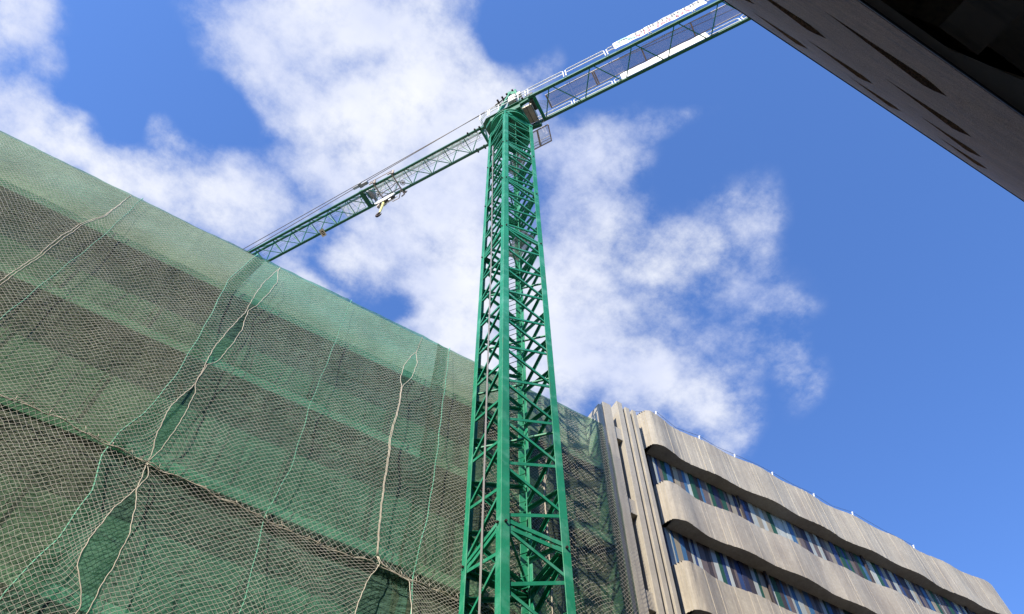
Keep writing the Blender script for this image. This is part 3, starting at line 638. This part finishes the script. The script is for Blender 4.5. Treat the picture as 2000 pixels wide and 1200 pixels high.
    poly = [(J(a, b, 0).x, J(a, b, 0).y) for a, b in [(1.3, -0.72), (1.3, 0.55), (-0.95, 0.85), (-0.95, -0.92), (1.0, -0.92)]]
    m.prism(poly[::-1], 45.50, 45.56)
    for nn in (-0.5, 0.5): m.beam(J(-1.5, nn*1.5, 45.42), J(1.5, nn, 45.7), 0.16, 0.3)
    o = m.build('turntable', M['green_shaded'], T)
    m = MB()
    for s in (-1, 0.2, 1.35):
        m.tube([J(s, -0.98, 45.5), J(s, -1.0, 46.55)], 0.022, 6)
    for z in (46.05, 46.55): m.tube([J(-1.6, -1.0, z), J(1.0, -1.0, z), J(1.42, -0.78, z), J(1.5, 0.0, z)], 0.022, 6)
    m.tube([J(-1.6, -1.0, 45.5), J(-1.6, -1.0, 46.5)], 0.022, 6); m.tube([J(0.75, -1.0, 45.5), J(0.75, -1.0, 46.55)], 0.022, 6); m.tube([J(0.85, -1.0, 45.5), J(0.85, -1.0, 46.55)], 0.022, 6)
    m.build('deck_railing', M['white'], T)
    # tower head: two light plates up to the pendant pin
    m = MB(); ap = J(-0.25, 0, 51.6)
    for a in ((-0.9, -0.5), (-0.9, 0.5), (0.9, -0.45), (0.9, 0.45)): m.beam(J(a[0], a[1], 45.56), ap+(J(a[0], a[1], 0)-J(0, 0, 0))*0.18, 0.20, 0.12, J(1, 0, 0)-J(0, 0, 0))
    m.beam(J(-0.4, 0, 50.9), J(0.1, 0, 51.8), 0.34, 0.3)
    m.build('tower_head', M['green'], T)
    m = MB(); 
    for nn in (-0.11, 0.11): m.beam(ap+(J(0, nn, 0)-J(0, 0, 0)), J(1.0, nn*0.4, 50.95), 0.09, 0.06)
    lk = m.build('pendant_link', M['galv'], T)
    m = MB()
    for t in (0.0, 0.3, 0.55, 0.8): p = ap.lerp(J(1.0, 0, 50.95), t); m.tube([p+(J(0, -0.26, 0)-J(0, 0, 0)), p+(J(0, 0.26, 0)-J(0, 0, 0))], 0.06, 8)
    m.build('pin', M['bolt'], lk)
    # ---- jib
    def chord(m, f, s0, s1, nn, z, w): m.beam(f(s0, nn, z), f(s1, nn, z), w, w)
    JL = 44.0
    for nn in (-0.5, 0.5):
        m = MB(); chord(m, J, 1.4, JL, nn, Z0, 0.13); m.build('jib_chord', M['green_shaded'], T)
        m = MB()
        for s in (1.62, 1.9, 2.35): m.tube([J(s, nn*1.28, Z0), J(s, nn*0.8, Z0)], 0.05, 8)
        m.build('jib_pin', M['bolt'], T)
    m = MB(); m.tube([J(1.6, 0, Z0+1.14), J(JL, 0, Z0+1.14)], 0.075, 10); o = m.build('jib_top_chord', M['green_shaded'], T)
    m = MB(); m.beam(J(1.6, -0.5, Z0), J(1.6, 0.5, Z0), 0.13); m.beam(J(1.6, -0.5, Z0), J(1.6, 0, Z0+1.14), 0.08); m.beam(J(1.6, 0.5, Z0), J(1.6, 0, Z0+1.14), 0.08)
    k = 0; s = 2.68
    while s < JL-1.3:
        m.tube([J(s, -0.5, Z0), J(s, 0.5, Z0)], 0.024, 6); m.tube([J(s+1.24, -0.5, Z0), J(s, 0.5, Z0)], 0.024, 6)
        for nn in (-0.5, 0.5):
            m.tube([J(s, nn, Z0), J(s-0.64, 0, Z0+1.14)], 0.026, 6); m.tube([J(s, nn, Z0), J(s+0.64, 0, Z0+1.14)], 0.026, 6)
        s += 1.28; k += 1
    m.build('jib_bracing', M['green'], T)
    m = MB()
    for nn in (-0.06, 0.08, 0.16): m.tube([J(1.8, nn, Z0+0.35), J(JL, nn, Z0+0.35)], 0.006, 4)
    m.build('trolley_rope', M['cable'], T)
    for q, (s1, z1) in enumerate(((42, 47.55), (25.5, 47.35))):
        m = MB(); m.tube([J(1.0, 0.02-0.04*q, 50.92), J(s1, 0, z1)], 0.022, 6); m.build('pendant_bar', M['cable'], T)
    # walkway inside the jib, beside the left chord
    m = MB(); m.quad(J(1.85, -0.36, Z0+0.16), J(8.6, -0.36, Z0+0.16), J(8.6, -0.02, Z0+0.16), J(1.85, -0.02, Z0+0.16)); wk = m.build('jib_walkway', M['grating'], T)
    m = MB()
    for nn in (-0.37, -0.02): m.tube([J(1.85, nn, Z0+0.14), J(8.6, nn, Z0+0.14)], 0.018, 6)
    for s in np.arange(1.9, 8.7, 1.1): m.tube([J(s, -0.37, Z0+0.14), J(s, -0.02, Z0+0.14)], 0.016, 5)
    m.build('frame', M['white'], wk)
    m = MB(); m.tube([J(2.0, -0.2, Z0+0.5), J(8.6, -0.2, Z0+0.5)], 0.03, 6); m.build('inner_tube', M['green'], T)
    # winch with round motor and drum on the jib, mesh platform behind it
    m = MB(); m.beam(J(9.35, -0.58, Z0+0.02), J(9.35, 0.5, Z0+0.02), 0.22, 0.2); m.build('winch_beam', M['green_shaded'], T)
    m = MB(); m.tube([J(9.0, -0.32, Z0+0.32), J(9.0, 0.05, Z0+0.32)], [0.26, 0.26], 20); m.tube([J(9.0, 0.05, Z0+0.32), J(9.0, 0.2, Z0+0.32)], [0.2, 0.2], 16)
    m.beam(J(9.2, -0.75, Z0+0.35), J(8.8, -0.75, Z0+0.35), 0.18, 0.18); m.beam(J(9.3, -0.6, Z0+0.5), J(9.3, -0.9, Z0+0.5), 0.2, 0.16); m.tube([J(9.75, -0.78, Z0+0.4), J(9.4, -0.78, Z0+0.4)], 0.09, 10); m.tube([J(8.95, 0.2, Z0+0.3), J(8.95, 0.42, Z0+0.3)], 0.1, 10)
    m.build('winch', M['motor'], T, smooth=False)
    m = MB(); m.quad(J(9.65, -0.42, Z0+0.12), J(10.9, -0.42, Z0+0.12), J(10.9, 0.38, Z0+0.12), J(9.65, 0.38, Z0+0.12)); pf = m.build('winch_platform', M['grating'], T)
    m = MB(); cs = [J(9.65, -0.42, Z0+0.12), J(10.9, -0.42, Z0+0.12), J(10.9, 0.40, Z0+0.12), J(9.65, 0.40, Z0+0.12)]
    for i in range(4): m.tube([cs[i], cs[(i+1) % 4]], 0.018, 6)
    m.beam(J(9.7, -0.46, Z0+0.2), J(10.9, -0.46, Z0+0.2), 0.05, 0.16); m.build('frame', M['white'], pf)
    # trolley
    m = MB()
    for s in (7.2, 8.4):
        m.beam(J(s, -0.72, Z0-0.16), J(s, 0.72, Z0-0.16), 0.055, 0.08)
        for sg in (-1, 1): m.beam(J(s-0.1, sg*0.66, Z0-0.2), J(s-0.1, sg*0.70, Z0+0.14), 0.10, 0.06); m.beam(J(s, sg*0.72, Z0-0.16), J(s+0.2, sg*0.74, Z0-0.26), 0.06, 0.06)
    m.tube([J(7.1, -0.76, Z0-0.02), J(8.6, -0.76, Z0-0.02)], 0.022, 6)
    m.tube([J(7.2, 0.25, Z0-0.3), J(8.4, 0.25, Z0-0.3)], 0.03, 6)
    m.tube([J(7.2, -0.12, Z0-0.2), J(7.6, 0.02, Z0-0.28), J(8.0, 0.02, Z0-0.28), J(8.4, 0.1, Z0-0.22)], 0.022, 6)
    m.tube([J(7.15, 0.3, Z0-0.25), J(7.55, 0.74, Z0-0.30), J(8.0, 0.74, Z0-0.30)], 0.026, 6)
    tr = m.build('trolley', M['rust_tube'], T)
    for s in (7.2, 8.4):
        for nn in (-0.58, 0.58):
            m = MB(); m.tube([J(s, nn, Z0+0.03), J(s, nn*1.12, Z0+0.03)], 0.10, 14); m.build('wheel', M['galv'], tr)
    for (s, nn) in ((6.95, 0.12), (8.55, 0.06)):
        m = MB()
        pts = [J(s+0.13*math.cos(t*math.pi/8), nn+0.13*math.sin(t*math.pi/8), Z0-0.1) for t in range(17)]; m.tube(pts, 0.022, 6); m.tube([J(s-0.03, nn, Z0-0.14), J(s+0.03, nn, Z0-0.05)], 0.07, 10); m.build('sheave', M['galv'], tr)
    # hook block: long white side plates with a hook below
    hb = J(7.7, 0, 43.75); dj = (J(1, 0, 0)-J(0, 0, 0)); nj = (J(0, 1, 0)-J(0, 0, 0))
    m = MB(); prof = [(-0.66, 0.08), (-0.50, -0.10), (-0.1, -0.19), (0.35, -0.17), (0.62, -0.04), (0.66, 0.06), (0.45, 0.17), (-0.45, 0.19)]
    for side in (-0.10, 0.10):
        i = len(m.v); 
        for off_ in (-0.025, 0.025): m.v += [tuple(hb+dj*a+nj*(side+off_)+Vector((0, 0, b))) for a, b in prof]
        n = len(prof); m.f.append(tuple(i+k for k in range(n))); m.f.append(tuple(i+n+k for k in reversed(range(n)))); m.m += [0, 0]
        for k in range(n): m.f.append((i+k, i+n+k, i+n+(k+1) % n, i+(k+1) % n)); m.m.append(0)
    hk = m.build('hook_block', M['white'], T)
    m = MB()
    for a in (-0.45, 0.0, 0.42): m.tube([hb+dj*a-nj*0.07, hb+dj*a+nj*0.07], 0.14, 16)
    m.build('sheave', M['dark_steel'], hk)
    m = MB(); m.tube([hb+Vector((0, 0, -0.1))+dj*0.1, hb+Vector((0, 0, -0.9))+dj*0.12, hb+Vector((0, 0, -1.55))+dj*0.14], [0.07, 0.065, 0.05], 8); m.build('shank', M['yellow'], hk)
    m = MB(); c = hb+Vector((0, 0, -1.78))+dj*0.15
    m.tube([c+dj*(0.16*math.cos(t))+Vector((0, 0, 0.19*math.sin(t))) for t in [math.pi*0.5-k*0.42 for k in range(12)]], [0.06]*8+[0.05, 0.04, 0.03, 0.015], 8); m.build('hook', M['bolt'], hk, smooth=True)
    m = MB(); m.beam(hb+dj*0.35+Vector((0, 0, -0.15)), hb+dj*0.40+Vector((0, 0, -0.5)), 0.16, 0.1); m.build('counterweight', M['rust_tube'], hk)
    m = MB()
    for a in (-0.4, 0.4):
        for nn in (-0.05, 0.05): m.tube([hb+dj*a+nj*nn, J(7.7+a*1.2, nn, Z0-0.2)], 0.010, 5)
    m.build('hoist_rope', M['cable'], T)
    # ---- counter jib
    m = MB()
    for nn in (-0.70, 0.78):
        mm = MB(); mm.beam(K(0.9, nn, Z0), K(15.5, nn, Z0), 0.15, 0.20); o = mm.build('counter_jib_chord', M['green_shaded'], T)
    m.beam(K(1.75, -0.70, Z0), K(1.75, 0.78, Z0), 0.17, 0.17)
    for k in range(6):
        U = 2.75+2.38*k; Lw = 1.72+2.38*k
        if k: m.tube([K(U-0.06, 0.78, Z0), K(Lw+0.05, -0.70, Z0)], 0.028, 6)
        else: m.tube([K(U-0.06, 0.78, Z0), K(Lw+0.1, -0.70, Z0)], 0.028, 6)
        m.tube([K(U+0.08, 0.78, Z0), K(Lw+2.25, -0.70, Z0)], 0.028, 6)
    m.build('counter_jib_bracing', M['green'], T)
    for nn, s0 in ((-0.72, 1.0), (-0.72, 1.6)):
        pass
    m = MB()
    for nn in (-0.82, 0.86):
        for s in (0.75, 1.15): m.tube([K(s, nn*1.1, Z0), K(s, nn*0.75, Z0)], 0.06, 8)
    m.build('counter_jib_pin', M['bolt'], T)
    m = MB(); m.quad(K(2.3, -0.32, Z0+0.11), K(15.4, -0.26, Z0+0.11), K(15.4, 0.48, Z0+0.11), K(2.3, 0.44, Z0+0.11)); wk = m.build('walkway', M['mesh_floor'], T)
    m = MB()
    for nn in (-0.30, 0.46): m.beam(K(2.3, nn, Z0+0.085), K(15.4, nn, Z0+0.085), 0.045, 0.045)
    m.build('edge_tube', M['galv'], wk)
    for s in (2.35, 5.05, 5.15, 7.85, 10.6, 13.3):
        m = MB(); m.beam(K(s, -0.32, Z0+0.05), K(s, 0.47, Z0+0.05), 0.07, 0.04); m.build('crossbar', M['rust_tube'], wk)
    # railings: hoops of white tube standing on each chord
    for nn in (-0.78, 0.90):
        s = 1.35 if nn > 0 else 1.1; st = 2.42
        while s < 14.5:
            a, b = s, s+st-0.14; m = MB(); h = 1.32
            m.tube([K(a, nn, Z0+0.05), K(a, nn, Z0+h-0.12), K(a+0.10, nn, Z0+h), K(b-0.10, nn, Z0+h), K(b, nn, Z0+h-0.12), K(b, nn, Z0+0.05)], 0.030, 6)
            m.tube([K(a, nn, Z0+0.72), K(b, nn, Z0+0.72)], 0.026, 6); m.build('railing', M['white'], T); s += st
    m = MB(); m.tube([K(0.8, 0.75, Z0+1.35), K(15.5, 0.85, Z0+1.25)], 0.010, 4); m.tube([K(3.5, 0.30, Z0+1.2), K(15.5, -0.1, Z0+0.25)], 0.016, 5); m.tube([K(5.5, 0.55, Z0+0.5), K(15.5, 0.2, Z0+0.3)], 0.008, 4); m.build('counter_jib_rope', M['cable'], T)
    # machinery at the root of the counter jib
    m = MB(); 
    def kb(m, s0, s1, n0, n1, z0, z1):
        m.hexa([K(s0, n0, z0), K(s1, n0, z0), K(s1, n1, z0), K(s0, n1, z0), K(s0, n0, z1), K(s1, n0, z1), K(s1, n1, z1), K(s0, n1, z1)])
    kb(m, 0.35, 0.8, 0.60, 1.0, Z0+0.2, Z0+1.3)
    kb(m, 0.85, 1.1, 0.75, 1.0, Z0+0.9, Z0+1.3); kb(m, 0.45, 0.7, 0.65, 0.95, Z0+1.305, Z0+1.6)
    o = m.build('electric_cabinet', M['cabinet'], T); bv = o.modifiers.new('edge', 'BEVEL'); bv.width = 0.02; bv.segments = 2
    m = MB(); m.tube([K(1.5, -0.1, Z0+0.5), K(1.5, 0.5, Z0+0.5)], 0.2, 16); kb(m, 1.35, 1.7, 0.35, 0.75, Z0+0.5, Z0+0.9); m.build('hoist_motor', M['dark_steel'], T)
    m = MB(); kb(m, 0.55, 1.45, -0.55, 0.42, Z0-0.12, Z0+0.1); kb(m, 0.8, 1.2, -0.3, 0.2, Z0+0.12, Z0+0.6); m.tube([K(0.75, -0.45, Z0+0.45), K(0.75, 0.2, Z0+0.45)], 0.24, 18); m.tube([K(1.25, -0.45, Z0+0.4), K(1.25, 0.25, Z0+0.4)], 0.22, 18)
    mc = m.build('hoist_winch', mat('cream_machine_paint', (0.50, 0.48, 0.40), 0.5, var=[(4, 0.2)]), T)
    m = MB()
    for t in range(4): m.tube([K(0.6+t*0.28, -0.58, Z0-0.14), K(0.6+t*0.28, 0.4, Z0-0.16), K(0.55+t*0.26, 0.5, Z0+0.3)], 0.016, 5)
    m.build('cable_loom', M['cable'], mc)
    m = MB()   # cage of thin rails round the winch
    for s in np.arange(0.6, 1.7, 0.12):
        m.tube([K(s, -0.78, Z0+0.05), K(s, -0.70, Z0-0.25), K(s, -0.45, Z0-0.3)], 0.010, 4)
    for z, nn in ((-0.25, -0.70), (0.02, -0.78), (-0.3, -0.45)): m.tube([K(0.6, nn, Z0+z), K(1.7, nn, Z0+z)], 0.012, 5)
    for k in range(7): m.tube([K(1.75+0.0*k, -0.25+k*0.09, Z0+0.45), K(2.3, -0.35+k*0.06, Z0+0.55), K(2.35, -0.35+k*0.06, Z0+1.1)], 0.012, 4)
    m.build('winch_cage', M['galv'], T)
    # access platform hung off the right of the turntable
    P = J; z = 44.95
    c = [P(-1.84, 0.80, z), P(-1.60, 1.68, z), P(-0.40, 1.67, z), P(-0.64, 0.80, z)]
    m = MB(); m.quad(*c); pf = m.build('access_platform', see_through('light_grating', (0.55, 0.52, 0.50), 0.42, 0.5), T)
    m = MB()
    for i in range(4): m.beam(c[i], c[(i+1) % 4], 0.055, 0.055)
    m.beam(c[0].lerp(c[3], 0.55), c[1].lerp(c[2], 0.55), 0.10, 0.06); m.build('frame', M['rust_tube'], pf)
    m = MB(); up = Vector((0, 0, 1))
    for q in ((c[1], c[2]), (c[2], c[3])):
        for h in (0.5, 1.0): m.tube([q[0]+up*h, q[1]+up*h], 0.02, 6)
        for t in (0, 0.5, 1): m.tube([q[0].lerp(q[1], t), q[0].lerp(q[1], t)+up*1.0], 0.02, 6)
    m.build('railing', M['galv'], pf)
    return T, J, K, Z0
crane_obj, JF, KF, Z0 = crane()

# ------------------------------------------------------------------ banners tied to the counter-jib railings
def text_mesh(name, body, size, extr, mt, parent, origin, xdir, zdir, sx=1.0):
    cu = bpy.data.curves.new(name, 'FONT'); cu.body = body; cu.size = size; cu.extrude = extr; cu.offset = 0.012
    tmp = bpy.data.objects.new(name, cu); COL.objects.link(tmp)
    dg = bpy.context.evaluated_depsgraph_get(); me = bpy.data.meshes.new_from_object(tmp.evaluated_get(dg))
    bpy.data.objects.remove(tmp)
    nrm = xdir.cross(zdir).normalized()
    mt4 = Matrix(((xdir.x*sx, zdir.x, nrm.x, origin.x), (xdir.y*sx, zdir.y, nrm.y, origin.y), (xdir.z*sx, zdir.z, nrm.z, origin.z), (0, 0, 0, 1)))
    me.transform(mt4); me.materials.clear(); me.materials.append(mt)
    o = bpy.data.objects.new(name, me); COL.objects.link(o); o.parent = parent; o.matrix_parent_inverse = Matrix.Translation(-world_loc(parent)); return o
def banner(front):
    F = KF; nn = 0.965 if front else -0.72; s0, s1 = (6.62, 11.72) if front else (6.35, 11.3); zb, zt = Z0+0.14, Z0+1.46
    o = None; m = MB(); nseg = 40; pt = []
    for i in range(nseg+1):
        s = s0+(s1-s0)*i/nseg; wv = 0.012*math.sin(i*0.9)+0.01*math.sin(i*0.37)
        top = zt+0.02*math.sin(i*0.5)+(0.07*math.exp(-((i-25)/4)**2)) - (0.05*math.exp(-((i-20)/1.6)**2) if front else 0)
        pt.append((F(s, nn+wv, zb), F(s, nn+wv*0.6, top), F(s, nn+wv+0.004, zb), F(s, nn+wv*0.6+0.004, top)))
    for i in range(nseg):
        a, b = pt[i], pt[i+1]; m.quad(a[0], b[0], b[1], a[1]); m.quad(b[2], a[2], a[3], b[3])
    o = m.build('banner', M['banner'])
    d = (F(1, 0, 0)-F(0, 0, 0)); out = (F(0, 1, 0)-F(0, 0, 0)); up = Vector((0, 0, 1))
    if front:
        tag(o, 'white banner with grey and red lettering tied along the upper rail of the counter-jib', 'banner', 'company banners on the crane')
        q = 0.045
        text_mesh('lettering', 'QUINTERCON', 0.62, 0.001, M['ink_grey'], o, F(s0+1.22, nn+q, zb+0.72), d, up, 0.90)
        text_mesh('phone_number', '922 260 475', 0.60, 0.001, M['ink_red'], o, F(s0+1.22, nn+q, zb+0.14), d, up, 1.0)
        # swirl emblem: cyan crescent with a grey inner ring ending in a tail
        m = MB(); cs, cz = s0+0.55, zb+0.68
        P = lambda a, r, e=1.0: F(cs+r*e*math.cos(a), nn+q, cz+1.35*r*math.sin(a))
        for k in range(40):
            a = math.radians(-30+k*8.2); b = math.radians(-30+(k+1)*8.2); wk = lambda t: 0.40-0.02*math.sin(t); wi = lambda kk: 0.21+0.13*(kk/40.0)
            m.quad(P(a, 0.40, 1.15), P(b, 0.40, 1.15), P(b, wi(k+1), 1.1), P(a, wi(k), 1.1))
        m.quad(F(cs+0.20, nn+q, cz-0.22), F(cs+0.62, nn+q, cz-0.44), F(cs+0.72, nn+q, cz-0.36), F(cs+0.36, nn+q, cz-0.10)); m.build('emblem', M['ink_cyan'], o)
        m = MB()
        for k in range(34):
            a = math.radians(-10+k*8.5); b = math.radians(-10+(k+1)*8.5); q2 = 0.049
            Q = lambda t, r: F(cs+0.02+r*1.1*math.cos(t), nn+q2, cz+1.35*r*math.sin(t))
            m.quad(Q(a, 0.235), Q(b, 0.235), Q(b, 0.20), Q(a, 0.20))
        m.quad(F(cs+0.26, nn+q+0.003, cz-0.06), F(cs+0.66, nn+q+0.003, cz-0.33), F(cs+0.70, nn+q+0.003, cz-0.29), F(cs+0.28, nn+q+0.003, cz+0.0)); m.build('emblem_ring', M['ink_grey'], o)
    else:
        tag(o, 'plain white back of the banner tied along the lower rail of the counter-jib', 'banner', 'company banners on the crane')
banner(True); banner(False)
def sign_plate():
    F = JF
    m = MB(); m.quad(F(12.5, 0.28, Z0-0.02), F(12.8, 0.28, Z0-0.02), F(12.8, 0.72, Z0-0.14), F(12.5, 0.72, Z0-0.14)); m.quad(F(12.5, 0.72, Z0-0.135), F(12.8, 0.72, Z0-0.135), F(12.8, 0.28, Z0-0.015), F(12.5, 0.28, Z0-0.015))
    o = m.build('sign_plate', mat('cream_plate', (0.62, 0.56, 0.42), 0.6))
    tag(o, 'small cream plate fixed under the jib beyond the trolley', 'sign')
    m = MB()
    for k, (a, b) in enumerate(((0.40, 0.45), (0.50, 0.53), (0.58, 0.63))): m.quad(F(12.56, a, Z0-0.075-0.02*k-0.004), F(12.72, a, Z0-0.075-0.02*k-0.004), F(12.72, b, Z0-0.09-0.02*k-0.004), F(12.56, b, Z0-0.09-0.02*k-0.004))
    m.build('marking', M['bolt'], o)
sign_plate()

for o in bpy.data.objects:
    if '_wl' in o: del o['_wl']
